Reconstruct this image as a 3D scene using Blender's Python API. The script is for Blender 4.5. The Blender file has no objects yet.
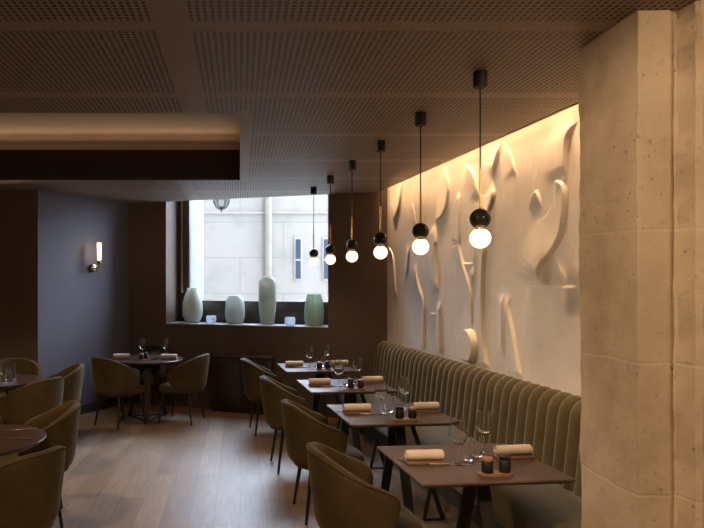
import bpy, bmesh, math, random
import numpy as np
from mathutils import Vector, Matrix, noise
PI = math.pi
random.seed(7)
S = bpy.context.scene
C = S.collection

# ------------------------------------------------------------------ frames
CAM_H = 1.73          # eye height; the world's Y is the viewing direction
CEIL = 2.83
PHI = math.radians(5.6)
cp, sp = math.cos(PHI), math.sin(PHI)
def R(u, v, z=0.0):   # right-hand side of the room (tables, bench, relief wall)
    return Vector((u*cp - v*sp, u*sp + v*cp, z))
TX, TY, NX, NY, CW = .9427, -.3337, .3337, .9427, 8.026
def W(s, d, z=0.0):   # window wall: s along it, d outwards through it
    return Vector((TX*s + NX*(CW+d), TY*s + NY*(CW+d), z))
WANG = math.atan2(TY, TX)

# ------------------------------------------------------------------ materials
def new_mat(name):
    m = bpy.data.materials.new(name); m.use_nodes = True
    nt = m.node_tree; nt.nodes.clear()
    return m, nt
def N(nt, t, **k):
    n = nt.nodes.new(t)
    for a, b in k.items(): setattr(n, a, b)
    return n
class E:              # tiny expression helper on math nodes
    def __init__(s, nt): s.nt = nt
    def __call__(s, op, *a):
        n = s.nt.nodes.new('ShaderNodeMath'); n.operation = op
        for i, x in enumerate(a):
            if isinstance(x, (int, float)): n.inputs[i].default_value = x
            else: s.nt.links.new(x, n.inputs[i])
        return n.outputs[0]
def principled(nt, col=(.5,.5,.5), rough=.5, **k):
    p = N(nt, 'ShaderNodeBsdfPrincipled'); o = N(nt, 'ShaderNodeOutputMaterial')
    nt.links.new(p.outputs[0], o.inputs[0])
    if not hasattr(col, 'links'): p.inputs['Base Color'].default_value = (*col, 1)
    else: nt.links.new(col, p.inputs['Base Color'])
    p.inputs['Roughness'].default_value = rough
    for a, b in k.items(): p.inputs[a.replace('_', ' ')].default_value = b
    return p
def mixcol(nt, fac, a, b):
    n = N(nt, 'ShaderNodeMix', data_type='RGBA')
    for sock, x in ((n.inputs[0], fac), (n.inputs[6], a), (n.inputs[7], b)):
        if hasattr(x, 'links'): nt.links.new(x, sock)
        elif isinstance(x, tuple): sock.default_value = (*x, 1)
        else: sock.default_value = x
    return n.outputs[2]
def noise_tex(nt, scale, detail=4, rough=.55, coord='Object', stretch=None):
    tc = N(nt, 'ShaderNodeTexCoord'); out = tc.outputs[coord]
    if stretch:
        mp = N(nt, 'ShaderNodeMapping'); mp.inputs['Scale'].default_value = stretch
        nt.links.new(out, mp.inputs[0]); out = mp.outputs[0]
    n = N(nt, 'ShaderNodeTexNoise'); n.inputs['Scale'].default_value = scale
    n.inputs['Detail'].default_value = detail; n.inputs['Roughness'].default_value = rough
    nt.links.new(out, n.inputs['Vector'])
    return n.outputs['Fac']
def ramp(nt, fac, a, b):
    n = N(nt, 'ShaderNodeMapRange'); n.inputs[1].default_value = a; n.inputs[2].default_value = b
    nt.links.new(fac, n.inputs[0]); return n.outputs[0]
def bump(nt, p, h, strength=.3, dist=.01):
    b = N(nt, 'ShaderNodeBump'); b.inputs['Strength'].default_value = strength; b.inputs['Distance'].default_value = dist
    nt.links.new(h, b.inputs['Height']); nt.links.new(b.outputs[0], p.inputs['Normal'])
def simple(name, a, b=None, rough=.5, scale=6, bstr=0, **k):
    m, nt = new_mat(name)
    if b is None: b = tuple(x*.85 for x in a)
    n = noise_tex(nt, scale)
    p = principled(nt, mixcol(nt, ramp(nt, n, .3, .7), a, b), rough, **k)
    if bstr: bump(nt, p, noise_tex(nt, scale*12), bstr, .003)
    return m
def emit(name, col, st):
    m, nt = new_mat(name)
    e = N(nt, 'ShaderNodeEmission'); o = N(nt, 'ShaderNodeOutputMaterial')
    e.inputs[0].default_value = (*col, 1); e.inputs[1].default_value = st
    m.cycles.emission_sampling = 'NONE'
    nt.links.new(e.outputs[0], o.inputs[0]); return m
def thin_glass(name, tint, gl=.9, extra=0.0, dif=None):
    m, nt = new_mat(name)
    t = N(nt, 'ShaderNodeBsdfTransparent'); g = N(nt, 'ShaderNodeBsdfGlossy'); g.inputs['Roughness'].default_value = .03
    t.inputs[0].default_value = (*tint, 1)
    lw = N(nt, 'ShaderNodeLayerWeight'); lw.inputs[0].default_value = .22
    e = E(nt); f = e('ADD', e('MULTIPLY', lw.outputs['Fresnel'], gl), extra)
    mx = N(nt, 'ShaderNodeMixShader'); nt.links.new(f, mx.inputs[0])
    nt.links.new(t.outputs[0], mx.inputs[1]); nt.links.new(g.outputs[0], mx.inputs[2])
    out = mx.outputs[0]
    o = N(nt, 'ShaderNodeOutputMaterial'); nt.links.new(out, o.inputs[0]); return m
def frosted(name, col, trans, alpha):
    m, nt = new_mat(name)
    p = N(nt, 'ShaderNodeBsdfPrincipled'); p.inputs['Base Color'].default_value = (*col, 1)
    p.inputs['Roughness'].default_value = .35
    tl = N(nt, 'ShaderNodeBsdfTranslucent'); tl.inputs[0].default_value = (*col, 1)
    tr = N(nt, 'ShaderNodeBsdfTransparent'); tr.inputs[0].default_value = (*col, 1)
    a = N(nt, 'ShaderNodeMixShader'); a.inputs[0].default_value = trans
    nt.links.new(p.outputs[0], a.inputs[1]); nt.links.new(tl.outputs[0], a.inputs[2])
    b = N(nt, 'ShaderNodeMixShader'); b.inputs[0].default_value = alpha
    nt.links.new(a.outputs[0], b.inputs[1]); nt.links.new(tr.outputs[0], b.inputs[2])
    o = N(nt, 'ShaderNodeOutputMaterial'); nt.links.new(b.outputs[0], o.inputs[0]); return m

M = {}
M['paint'] = simple('dark taupe wall paint', (.135,.09,.066), (.12,.08,.059), .6, 1.5)
M['bluelit'] = simple('wall tinted with blue daylight', (.125,.120,.148), (.116,.111,.137), .6, 1.2)  # blue daylight on the left wall is mixed into its colour
M['skirting'] = simple('dark skirting paint', (.05,.045,.05), None, .4, 3)
M['smooth'] = simple('taupe ceiling paint', (.32,.235,.17), (.30,.22,.158), .55, 1)
M['coffer'] = simple('pale recess paint', (.33,.26,.2), (.31,.245,.19), .6, 1)
M['fascia'] = simple('fascia in painted shade', (.05,.036,.026), None, .6, 1)  # ledge front coloured dark to look unlit

def ceiling_mat():
    m, nt = new_mat('perforated taupe ceiling'); e = E(nt)
    tc = N(nt, 'ShaderNodeTexCoord'); sx = N(nt, 'ShaderNodeSeparateXYZ'); nt.links.new(tc.outputs['Object'], sx.inputs[0])
    x, y = sx.outputs[0], sx.outputs[1]
    hx = e('LESS_THAN', e('FRACT', e('MULTIPLY', x, 1/.030)), .46)
    hy = e('LESS_THAN', e('FRACT', e('MULTIPLY', y, 1/.030)), .62)
    hole = e('MULTIPLY', hx, hy)
    row = e('GREATER_THAN', e('FRACT', e('MULTIPLY', e('ADD', y, 20.5-2.735+.025), 1/1.025)), .105)
    colA = e('SUBTRACT', 1, e('MULTIPLY', e('MULTIPLY', e('GREATER_THAN', x, -.365), e('LESS_THAN', x, -.21)), e('LESS_THAN', y, 6)))
    colB = e('SUBTRACT', 1, e('MULTIPLY', e('MULTIPLY', e('GREATER_THAN', x, -.69), e('LESS_THAN', x, -.555)), e('GREATER_THAN', y, 6)))
    rb = e('SUBTRACT', 1, e('MULTIPLY', e('MULTIPLY', e('GREATER_THAN', x, -.05), e('LESS_THAN', x, .08)), e('MULTIPLY', e('GREATER_THAN', y, 4.13), e('LESS_THAN', y, 7.05))))
    mar = e('LESS_THAN', x, e('ADD', e('MULTIPLY', y, .112), 2.10-.112*4.157))
    k = e('MULTIPLY', e('MULTIPLY', e('MULTIPLY', hole, row), e('MULTIPLY', colA, colB)), e('MULTIPLY', rb, mar))
    base = mixcol(nt, ramp(nt, noise_tex(nt, 1), .3, .7), (.34,.25,.18), (.315,.232,.165))
    principled(nt, mixcol(nt, k, base, (.012,.009,.007)), .55)
    return m
M['ceiling'] = ceiling_mat()

def floor_mat():
    m, nt = new_mat('limed oak planks'); 
    tc = N(nt, 'ShaderNodeTexCoord'); mp = N(nt, 'ShaderNodeMapping'); mp.inputs['Rotation'].default_value = (0,0,PI/2)
    nt.links.new(tc.outputs['Object'], mp.inputs[0])
    b = N(nt, 'ShaderNodeTexBrick'); nt.links.new(mp.outputs[0], b.inputs['Vector'])
    b.offset = .37; b.inputs['Scale'].default_value = 1
    b.inputs['Color1'].default_value = (.33,.24,.17,1); b.inputs['Color2'].default_value = (.215,.150,.10,1); b.inputs['Mortar'].default_value = (.10,.075,.055,1)
    b.inputs['Mortar Size'].default_value = .0022; b.inputs['Mortar Smooth'].default_value = .2; b.inputs['Bias'].default_value = 0
    b.inputs['Brick Width'].default_value = 1.7; b.inputs['Row Height'].default_value = .19
    g = noise_tex(nt, 5, 6, .6, stretch=(9,.7,1))
    g2 = noise_tex(nt, 1.3, 3, .5, stretch=(4,.8,1))
    c = mixcol(nt, ramp(nt, g, .35, .75), b.outputs['Color'], mixcol(nt, .6, b.outputs['Color'], (.14,.10,.07)))
    c = mixcol(nt, ramp(nt, g2, .45, .75), c, mixcol(nt, .35, c, (.38,.31,.245)))
    p = principled(nt, c, .42)
    e = E(nt)
    nt.links.new(e('ADD', e('MULTIPLY', g, .18), .33), p.inputs['Roughness'])
    p.inputs['Specular IOR Level'].default_value = .55
    bump(nt, p, e('SUBTRACT', g, e('MULTIPLY', b.outputs['Fac'], 2.)), .12, .003)
    return m
M['floor'] = floor_mat()
M['floorstrip'] = simple('orange brown floor strip', (.42,.20,.09), (.34,.16,.07), .45, 7)

def plaster_mat():
    m, nt = new_mat('relief plaster')
    n = noise_tex(nt, 1.6, 6, .62); n2 = noise_tex(nt, 9, 5, .6, stretch=(1,1,.5))
    c = mixcol(nt, ramp(nt, n, .35, .68), (.82,.75,.67), (.66,.59,.52))
    c = mixcol(nt, ramp(nt, n2, .52, .75), c, (.83,.77,.70))
    p = principled(nt, c, .75); bump(nt, p, n2, .25, .006); return m
M['plaster'] = plaster_mat()

def stone_mat():
    m, nt = new_mat('old limestone blocks'); e = E(nt)
    tc = N(nt, 'ShaderNodeTexCoord'); sx = N(nt, 'ShaderNodeSeparateXYZ'); nt.links.new(tc.outputs['Object'], sx.inputs[0])
    wob = noise_tex(nt, 3.5, 4)
    zz = e('ADD', sx.outputs[2], e('MULTIPLY', e('SUBTRACT', wob, .5), .05))
    f = e('FRACT', e('MULTIPLY', e('ADD', zz, 5.41-.857), 1/.541))
    d = e('MINIMUM', f, e('SUBTRACT', 1, f))
    joint = e('SUBTRACT', 1, ramp(nt, d, .002, .016))
    n = noise_tex(nt, 2.2, 7, .65); n2 = noise_tex(nt, 14, 6, .7); n3 = noise_tex(nt, 40, 3)
    c = mixcol(nt, ramp(nt, n, .32, .7), (.58,.485,.37), (.38,.30,.21))
    c = mixcol(nt, ramp(nt, n2, .58, .78), c, (.29,.22,.15))
    c = mixcol(nt, e('MULTIPLY', ramp(nt, n3, .66, .72), .7), c, (.15,.105,.07))
    c = mixcol(nt, e('MULTIPLY', joint, .3), c, (.58,.50,.40))
    p = principled(nt, c, .85)
    bump(nt, p, e('ADD', e('MULTIPLY', n2, .6), e('MULTIPLY', joint, -.28)), .5, .012)
    return m
M['stone'] = stone_mat()
def facade_mat():
    m, nt = new_mat('white ashlar facade')
    tc = N(nt, 'ShaderNodeTexCoord'); mp = N(nt, 'ShaderNodeMapping'); mp.inputs['Rotation'].default_value = (PI/2,0,0)
    nt.links.new(tc.outputs['Object'], mp.inputs[0])
    b = N(nt, 'ShaderNodeTexBrick'); nt.links.new(mp.outputs[0], b.inputs['Vector'])
    b.inputs['Scale'].default_value = 1; b.inputs['Brick Width'].default_value = 1.9; b.inputs['Row Height'].default_value = .78
    b.inputs['Color1'].default_value = (.265,.226,.183,1); b.inputs['Color2'].default_value = (.245,.21,.17,1); b.inputs['Mortar'].default_value = (.20,.172,.138,1)
    b.inputs['Mortar Size'].default_value = .012
    n = noise_tex(nt, 1.1, 6, .65)
    c = mixcol(nt, ramp(nt, n, .5, .72), b.outputs['Color'], (.19,.168,.142))
    principled(nt, c, .8); return m
M['facade'] = facade_mat()
M['reveal'] = simple('outer stone reveal', (.18,.18,.18), (.15,.15,.15), .8, 3)
M['facadetrim'] = simple('pale stone moulding', (.30,.255,.205), None, .8, 3)
M['pipe'] = simple('weathered pipe', (.22,.18,.135), (.18,.15,.11), .6, 5)
M['street'] = simple('street paving', (.5,.5,.49), None, .9, 2)
M['bluepane'] = simple('dark blue street pane', (.02,.03,.055), None, .4, 2)
M['iron'] = simple('black iron', (.02,.02,.022), None, .5, 9)
M['frame'] = simple('dark brown window paint', (.085,.06,.05), None, .45, 4)
M['rod'] = simple('pale metal rod', (.5,.42,.36), None, .35, 4, Metallic=.6)
M['sill'] = simple('pale sill board', (.55,.52,.55), None, .5, 4)
M['pane'] = thin_glass('window pane', (.98,.99,1), .25)
m_, nt_ = new_mat('clear drinking glass'); g_ = N(nt_, 'ShaderNodeBsdfGlass'); g_.inputs['IOR'].default_value = 1.45; g_.inputs['Roughness'].default_value = 0.0
o_ = N(nt_, 'ShaderNodeOutputMaterial'); nt_.links.new(g_.outputs[0], o_.inputs[0]); M['clear'] = m_
M['black'] = simple('black lacquered metal', (.012,.011,.011), None, .6, 9)
M['blackwood'] = simple('black stained wood', (.014,.011,.010), None, .38, 9)
M['tabletop'] = simple('dark walnut laminate', (.088,.050,.035), (.066,.037,.026), .38, 3)
M['roundtop'] = simple('dark round laminate', (.06,.034,.022), (.048,.027,.017), .3, 3)
M['edge'] = simple('pale top rim', (.16,.11,.08), None, .35, 3)
def velvet(name, a, b, sheen=.6, tint=(.8,.75,.5)):
    m, nt = new_mat(name)
    n = noise_tex(nt, 5, 5, .6)
    p = principled(nt, mixcol(nt, ramp(nt, n, .35, .7), a, b), .8)
    p.inputs['Specular IOR Level'].default_value = .18
    p.inputs['Sheen Weight'].default_value = sheen; p.inputs['Sheen Roughness'].default_value = .38
    p.inputs['Sheen Tint'].default_value = (*tint, 1)
    bump(nt, p, noise_tex(nt, 260, 2), .12, .002)
    return m
M['olive'] = velvet('olive velvet', (.078,.054,.021), (.050,.034,.013), .16, (.85,.68,.38))
M['bench'] = velvet('sage olive velvet', (.120,.094,.046), (.088,.068,.032), .55, (.80,.85,.70))
M['benchbase'] = simple('grey bench plinth', (.10,.11,.12), None, .5, 4)
M['napkin'] = simple('beige linen', (.72,.62,.52), (.65,.55,.46), .85, 9, .25)
M['napfold'] = simple('darker brown napkin base', (.20,.115,.07), None, .85, 9, .2)  # flap below the roll, darker brown than the roll
M['steel'] = simple('brushed steel', (.55,.45,.36), None, .3, 9, Metallic=.9)
M['woodknife'] = simple('light wood handle', (.5,.28,.13), (.42,.22,.10), .5, 12)
M['traywood'] = simple('oiled oak tray', (.36,.19,.085), (.28,.145,.065), .5, 8)
M['pot'] = simple('matt black ceramic', (.010,.009,.009), None, .55, 9)
M['marble'] = simple('dark green marble', (.03,.03,.02), (.012,.012,.009), .12, 14)
M['brass'] = simple('brushed brass', (.55,.36,.13), None, .3, 12, Metallic=1.0)
M['brasspale'] = simple('polished pale brass', (.75,.58,.4), None, .22, 12, Metallic=1.0)
M['bulb'] = emit('lit opal globe', (1.0,.66,.34), 3.2)
M['sconcelit'] = emit('lit ribbed tube', (1.0,.62,.30), 6)
M['sconcelit'].cycles.emission_sampling = 'AUTO'
M['vasegrey'] = frosted('frosted grey green glass', (.66,.66,.59), .5, .10)
M['vaseblue'] = frosted('frosted pale blue glass', (.64,.66,.62), .5, .10)
M['vaseclear'] = frosted('pale smoked glass', (.68,.70,.64), .4, .45)
M['vasegreen'] = frosted('pale green glass', (.56,.63,.53), .5, .15)
M['cupwhite'] = frosted('milky white glass', (.74,.80,.84), .5, .05)
M['console'] = simple('dark brown cabinet paint', (.042,.030,.026), None, .45, 3)
M['consoletop'] = simple('brown cabinet top', (.13,.09,.07), None, .4, 3)
M['roof'] = simple('structural slab', (.2,.2,.2), None, .9, 1)

# ------------------------------------------------------------------ mesh helpers
def mk(bm, name, smooth=True, angle=40):
    bmesh.ops.recalc_face_normals(bm, faces=bm.faces)
    me = bpy.data.meshes.new(name); bm.to_mesh(me); bm.free()
    if smooth:
        for p in me.polygons: p.use_smooth = True
        try: me.set_sharp_from_angle(angle=math.radians(angle))
        except Exception: pass
    return me
def ob(name, me, mat=None, parent=None, loc=(0,0,0), rot=(0,0,0)):
    o = bpy.data.objects.new(name, me); C.objects.link(o)
    if mat is not None and me is not None and len(me.materials) == 0:
        for x in (mat if isinstance(mat, (list, tuple)) else [mat]): me.materials.append(x)
    o.parent = parent; o.location = loc; o.rotation_euler = rot
    return o
def thing(name, label, cat, loc=(0,0,0), rz=0, group=None):
    o = ob(name, None, None, None, loc, (0,0,rz)); tag(o, label, cat, group); return o
def tag(o, label, cat, group=None):
    o['label'] = label; o['category'] = cat
    if group: o['group'] = group
    return o
def struct(o): o['kind'] = 'structure'; return o
def box(bm, lo, hi, bevel=0, tf=None, seg=2):
    r = bmesh.ops.create_cube(bm, size=1)
    vs = r['verts']
    for v in vs:
        v.co = Vector([lo[i] + (v.co[i]+.5)*(hi[i]-lo[i]) for i in range(3)])
    if bevel:
        es = list({e for v in vs for e in v.link_edges})
        rb = bmesh.ops.bevel(bm, geom=es, offset=bevel, segments=seg, affect='EDGES', profile=.5)
        vs = list({v for f in rb['faces'] for v in f.verts} | {v for v in vs if v.is_valid})
    if tf:
        for v in vs: v.co = tf(v.co)
    return vs
def box_me(name, lo, hi, bevel=0, tf=None, seg=2):
    bm = bmesh.new(); box(bm, lo, hi, bevel, tf, seg); return mk(bm, name, bevel > 0)
def lathe(name, prof, n=24, mod=None, smooth=True, angle=40):
    bm = bmesh.new(); rings = []
    for r, z in prof:
        if r < 1e-6: rings.append([bm.verts.new((0,0,z))])
        else:
            ring = []
            for i in range(n):
                a = 2*PI*i/n; rr = mod(r, z, a) if mod else r
                ring.append(bm.verts.new((rr*math.cos(a), rr*math.sin(a), z)))
            rings.append(ring)
    for A, B in zip(rings, rings[1:]):
        if len(A) == 1 and len(B) == 1: continue
        for i in range(n):
            j = (i+1) % n
            if len(A) == 1: bm.faces.new((A[0], B[j], B[i]))
            elif len(B) == 1: bm.faces.new((A[i], A[j], B[0]))
            else: bm.faces.new((A[i], A[j], B[j], B[i]))
    return mk(bm, name, smooth, angle)
def tube(name, pts, rad, n=8, closed=False):
    bm = bmesh.new(); tube_bm(bm, pts, rad, n, closed); return mk(bm, name, True, 50)
def tube_bm(bm, pts, rad, n=8, closed=False):
    pts = [Vector(p) for p in pts]; rings = []; m = len(pts); up = None
    for i, p in enumerate(pts):
        a = pts[(i-1) % m] if closed or i > 0 else p
        b = pts[(i+1) % m] if closed or i < m-1 else p
        t = (b-a).normalized()
        if up is None: up = Vector((0,0,1)) if abs(t.z) < .9 else Vector((1,0,0))
        x = (up - t*up.dot(t)).normalized(); y = t.cross(x); up = x
        r = rad[i] if isinstance(rad, (list, tuple)) else rad
        rings.append([bm.verts.new(p + (x*math.cos(2*PI*k/n) + y*math.sin(2*PI*k/n))*r) for k in range(n)])
    pr = list(zip(rings, rings[1:])) + ([(rings[-1], rings[0])] if closed else [])
    for A, B in pr:
        for k in range(n): bm.faces.new((A[k], A[(k+1)%n], B[(k+1)%n], B[k]))
    if not closed: bm.faces.new(rings[0][::-1]); bm.faces.new(rings[-1])
def prism(bm, poly, z0, z1):
    a = [bm.verts.new((x, y, z0)) for x, y in poly]; b = [bm.verts.new((x, y, z1)) for x, y in poly]
    bm.faces.new(a[::-1]); bm.faces.new(b)
    for i in range(len(a)): j = (i+1) % len(a); bm.faces.new((a[i], a[j], b[j], b[i]))
def bar(name, p, q, w, t, wdir=(1,0,0)):  # flat bar from p to q: width w along wdir, thickness t
    bm = bmesh.new(); bar_bm(bm, p, q, w, t, wdir); return mk(bm, name, False)
def bar_bm(bm, p, q, w, t, wdir, w2=None):
    p, q, x = Vector(p), Vector(q), Vector(wdir).normalized()
    d = (q-p).normalized(); y = d.cross(x).normalized()
    w2 = w2 or w
    A = [bm.verts.new(p + x*a*w/2 + y*b*t/2) for a, b in ((-1,-1),(1,-1),(1,1),(-1,1))]
    B = [bm.verts.new(q + x*a*w2/2 + y*b*t/2) for a, b in ((-1,-1),(1,-1),(1,1),(-1,1))]
    bm.faces.new(A[::-1]); bm.faces.new(B)
    for i in range(4): j = (i+1) % 4; bm.faces.new((A[i], A[j], B[j], B[i]))
def sstep(a, b, x):
    t = min(1, max(0, (x-a)/(b-a))); return t*t*(3-2*t)

# ------------------------------------------------------------------ room shell
def wall_right_me():
    def px(x, y):  # where a sight line through the photograph meets the plaster plane
        k = (x-240)/640
        u = 2.57
        v = (u*cp - k*u*sp) / (sp + k*cp)
        Y = u*sp + v*cp
        return (v, CAM_H + (281-y)*Y/640)
    a = lambda x, y: (380+x/3.3, 100+y/3.3)
    b = lambda x, y: (380+x/3.3, 240+y/3.3)
    L = [  # (points top to bottom, amplitude, spread, raised side: +1 = far side)
     ([a(75,262),a(73,320),a(62,370),a(42,408)], .035, .25, 1),
     ([a(215,205),a(228,250),a(232,300),a(222,360),a(205,390),a(182,402)], .035, .22, 1),
     ([a(182,402),a(190,470),b(186,20),b(190,110),b(195,180)], .045, .22, 1),
     ([a(255,298),a(268,310),a(268,480),b(265,10),b(276,70),b(300,140),b(310,200),b(310,312)], .035, .20, 1),
     ([a(278,205),a(300,222),a(318,248),a(327,290),a(330,330)], .03, .2, 1),
     ([a(405,128),a(398,180),a(380,240),a(374,266)], .05, .25, 1),
     ([a(405,128),a(425,150),a(440,185),a(450,230),a(452,262)], .022, .2, 1),
     ([a(374,266),a(385,310),a(375,350),a(358,385),a(350,420),a(352,500),b(352,40),b(346,130),b(346,220),b(350,330),b(358,400),b(368,442)], .05, .24, 1),
     ([b(318,72),b(318,130),b(330,170),b(346,205)], .035, .16, 1),
     ([b(262,70),b(290,76),b(318,72)], .015, .12, 1),
     ([a(662,68),a(640,90),a(626,130),a(621,180),a(621,270)], .05, .3, 1),
     ([a(568,268),a(590,262),a(620,272),a(622,330),a(612,420),a(596,470),a(560,522),b(545,72),b(528,105),b(524,150)], .05, .3, 1),
     ([a(486,360),a(496,330),a(512,300),a(522,295),a(530,325),a(535,362)], .028, .18, 1),
     ([b(480,150),b(570,151),b(655,151)], .02, .5, 1),
     ([b(480,150),b(480,230),b(480,330)], .014, .3, -1),
     ([b(572,52),b(590,56),b(605,80),b(615,115),b(622,150)], .035, .22, 1),
     ([b(413,165),b(413,270),b(414,398)], .045, .14, 1),
     ([b(436,182),b(428,205),b(430,235),b(448,320),b(462,410),b(478,475)], .04, .2, 1),
     ([b(100,10),b(97,60),b(92,110),b(88,132)], .03, .14, 1),
     ([b(124,72),b(125,110),b(132,150),b(148,195),b(150,270),b(150,378)], .035, .16, 1),
     ([b(203,195),b(203,280),b(206,392)], .045, .14, 1),
     ([b(163,240),b(182,240),b(203,240)], .014, .12, 1),
     ([b(25,20),b(40,32),b(48,60),b(52,120),b(57,200)], .025, .14, 1),
     ([b(290,390),b(305,395),b(322,412),b(334,435)], .04, .10, 1),
     ([a(105,330),a(112,345),a(118,385),a(120,430)], .02, .12, 1),
    ]
    v0, v1, z0, z1 = 2.82, 7.76, .0, 3.08
    nv, nz = 760, 380
    vv = np.linspace(v0, v1, nv)
    zz = np.concatenate([[0, .45], np.linspace(.9, z1, nz-2)])
    V, Z = np.meshgrid(vv, zz, indexing='ij'); H = np.zeros_like(V)
    for pts, amp, wd, side in L:
        P = np.array([px(*q) for q in pts])
        # smooth the polyline
        for _ in range(2):
            Q = [P[0]]
            for i in range(len(P)-1): Q += [P[i]*.75+P[i+1]*.25, P[i]*.25+P[i+1]*.75]
            P = np.array(Q + [P[-1]])
        seg = np.linalg.norm(P[1:]-P[:-1], axis=1); cum = np.concatenate([[0], np.cumsum(seg)]); tot = cum[-1]
        best = np.full(V.shape, 1e9); sgn = np.zeros(V.shape); al = np.zeros(V.shape)
        for i in range(len(P)-1):
            ax, az = P[i]; dx, dz = P[i+1]-P[i]; l2 = dx*dx+dz*dz+1e-12
            tr = ((V-ax)*dx + (Z-az)*dz)/l2; t = np.clip(tr, 0, 1)
            ex, ez = V-(ax+t*dx), Z-(az+t*dz); d = np.hypot(ex, ez)
            out = ((i == 0) & (tr < 0)) | ((i == len(P)-2) & (tr > 1))
            m = d < best
            best = np.where(m, d, best)
            cr = dx*(Z-az) - dz*(V-ax)
            sgn = np.where(m, np.where(out, 0, np.sign(cr)), sgn); al = np.where(m, cum[i]+t*seg[i], al)
        end = np.clip(np.minimum(al, tot-al)/.12, 0, 1)
        end = end*end*(3-2*end)
        fall = np.clip(1-best/(wd*1.1), 0, 1)**1.3
        h = amp*.72*fall*end*(sgn*side > 0)*np.clip(best/.010, 0, 1)
        H = np.maximum(H, h)
    # round disc standing proud of the plaster
    dv, dz = px(*b(302, 350)); rv, rz = .15, .155
    rr = ((V-dv)/rv)**2 + ((Z-dz)/rz)**2
    H = np.maximum(H, .07*np.clip((1-rr)/.16, 0, 1))
    H = H*np.clip((Z-1.0)/.04, 0, 1)
    bm = bmesh.new(); g = []
    for i in range(nv):
        row = []
        for j in range(nz):
            w = .004*noise.noise((V[i,j]*2.2, Z[i,j]*2.2, 3.1)) if Z[i,j] > .9 else 0
            p = R(2.57 - H[i,j] - w, V[i,j], Z[i,j]); row.append(bm.verts.new(p))
        g.append(row)
    for i in range(nv-1):
        for j in range(nz-1):
            bm.faces.new((g[i][j], g[i+1][j], g[i+1][j+1], g[i][j+1]))
    # back of the wall
    bk = [bm.verts.new(R(2.75, v, z)) for v, z in ((v0,0),(v1,0),(v1,z1),(v0,z1))]
    bm.faces.new(bk)
    strips = [[g[i][0] for i in range(nv)], [g[i][-1] for i in range(nv)]]
    bm.faces.new(strips[0] + [bk[1], bk[0]]); bm.faces.new(strips[1] + [bk[2], bk[3]])
    bm.faces.new(g[0] + [bk[3], bk[0]]); bm.faces.new(g[-1] + [bk[2], bk[1]])
    return mk(bm, 'wall_right', True, 60)
struct(ob('wall_right', wall_right_me(), M['plaster']))

# floor
bm = bmesh.new(); prism(bm, [(-6,-3),(5.5,-3),(5.5,7.2),(-3.2,10.3),(-6,10.3)], -.12, 0)
struct(ob('floor', mk(bm, 'floor', False), M['floor']))

def Wt(co): return W(co.x, co.y, co.z)
struct(ob('floor_strip', box_me('floor_strip', (-4.6,-.40,0), (-.9,0,.004), 0, Wt), M['floorstrip']))  # orange-brown strip lying flat along the foot of the window wall
# window wall
def Wt(co): return W(co.x, co.y, co.z)
SL, SR = -3.929, -1.657
bm = bmesh.new()
for lo, hi in (((-4.75,0,0),(SL,.42,3.5)), ((SR,0,0),(-.70,.42,3.5)), ((SL,0,0),(SR,.42,1.135))):
    box(bm, lo, hi, 0, Wt)
struct(ob('wall_back', mk(bm, 'wall_back', False), M['paint']))
bm = bmesh.new()
for lo, hi in (((-4.75,.42,-.1),(-3.785,1.0,3.5)), ((SR+.02,.42,-.1),(-.70,1.0,3.5)), ((-3.785,.42,-.1),(SR+.02,1.0,1.25))):
    box(bm, lo, hi, 0, Wt)
struct(ob('wall_outside', mk(bm, 'wall_outside', False), M['reveal']))
struct(ob('trim_1', box_me('sill', (SL,-.012,1.135), (SR,.40,1.147), .002, Wt), M['sill']))
win = struct(ob('window_1', None))
for nm, lo, hi in (('bottom_rail', (SL,.39,1.147), (SR,.45,1.454)), ('jamb', (SL,.39,1.454), (-3.752,.45,3.45)), ('jamb', (SR-.02,.39,1.454), (SR+.04,.45,3.45))):
    ob(nm, box_me(nm, lo, hi, .006, Wt), M['frame'], win)
ob('rail_bead', box_me('bead', (SL+.18,.375,1.30), (SR,.391,1.325), .004, Wt), M['frame'], win)
ob('pane', box_me('pane', (-3.752,.415,1.454), (SR-.02,.421,3.45), 0, Wt), M['pane'], win)
ob('rod', tube('rod', [W(-3.86,.372,1.56), W(-3.86,.372,1.70), W(-3.86,.372,3.4)], [.018,.009,.009], 8), M['rod'], win)

# left walls
A, B = Vector((-1.573,9.07,0)), Vector((-2.442,7.736,0))
nl = Vector((1.334,-.869,0)).normalized()
bm = bmesh.new(); prism(bm, [(A.x,A.y),(B.x,B.y),(-2.9,7.95),(-1.9,9.5)], 0, CEIL)
struct(ob('wall_left', mk(bm, 'wall_left', False), M['bluelit']))
bm = bmesh.new(); prism(bm, [(B.x-.001,B.y+.004),(-6,B.y+.004),(-6,B.y+.22),(-2.7,B.y+.22)], 0, CEIL)
struct(ob('wall_alcove', mk(bm, 'wall_alcove', False), M['paint']))
bm = bmesh.new()
a_, b_ = A + nl*.001, B + nl*.001
prism(bm, [(a_.x,a_.y),(b_.x,b_.y),(b_.x+nl.x*.014,b_.y+nl.y*.014),(a_.x+nl.x*.014,a_.y+nl.y*.014)], 0, .12)
struct(ob('baseboard_left', mk(bm, 'baseboard_left', False), M['skirting']))
bm = bmesh.new()
bm2 = [((-6,-3),(-5.85,10.3)), ((-6,-3),(5.5,-2.85)), ((5.35,-3),(5.5,3.1))]
for i, ((x0,y0),(x1,y1)) in enumerate(bm2):
    struct(ob(('wall_west','wall_behind','wall_east')[i], box_me('w', (x0,y0,0), (x1,y1,3.5)), M['paint']))

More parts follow.
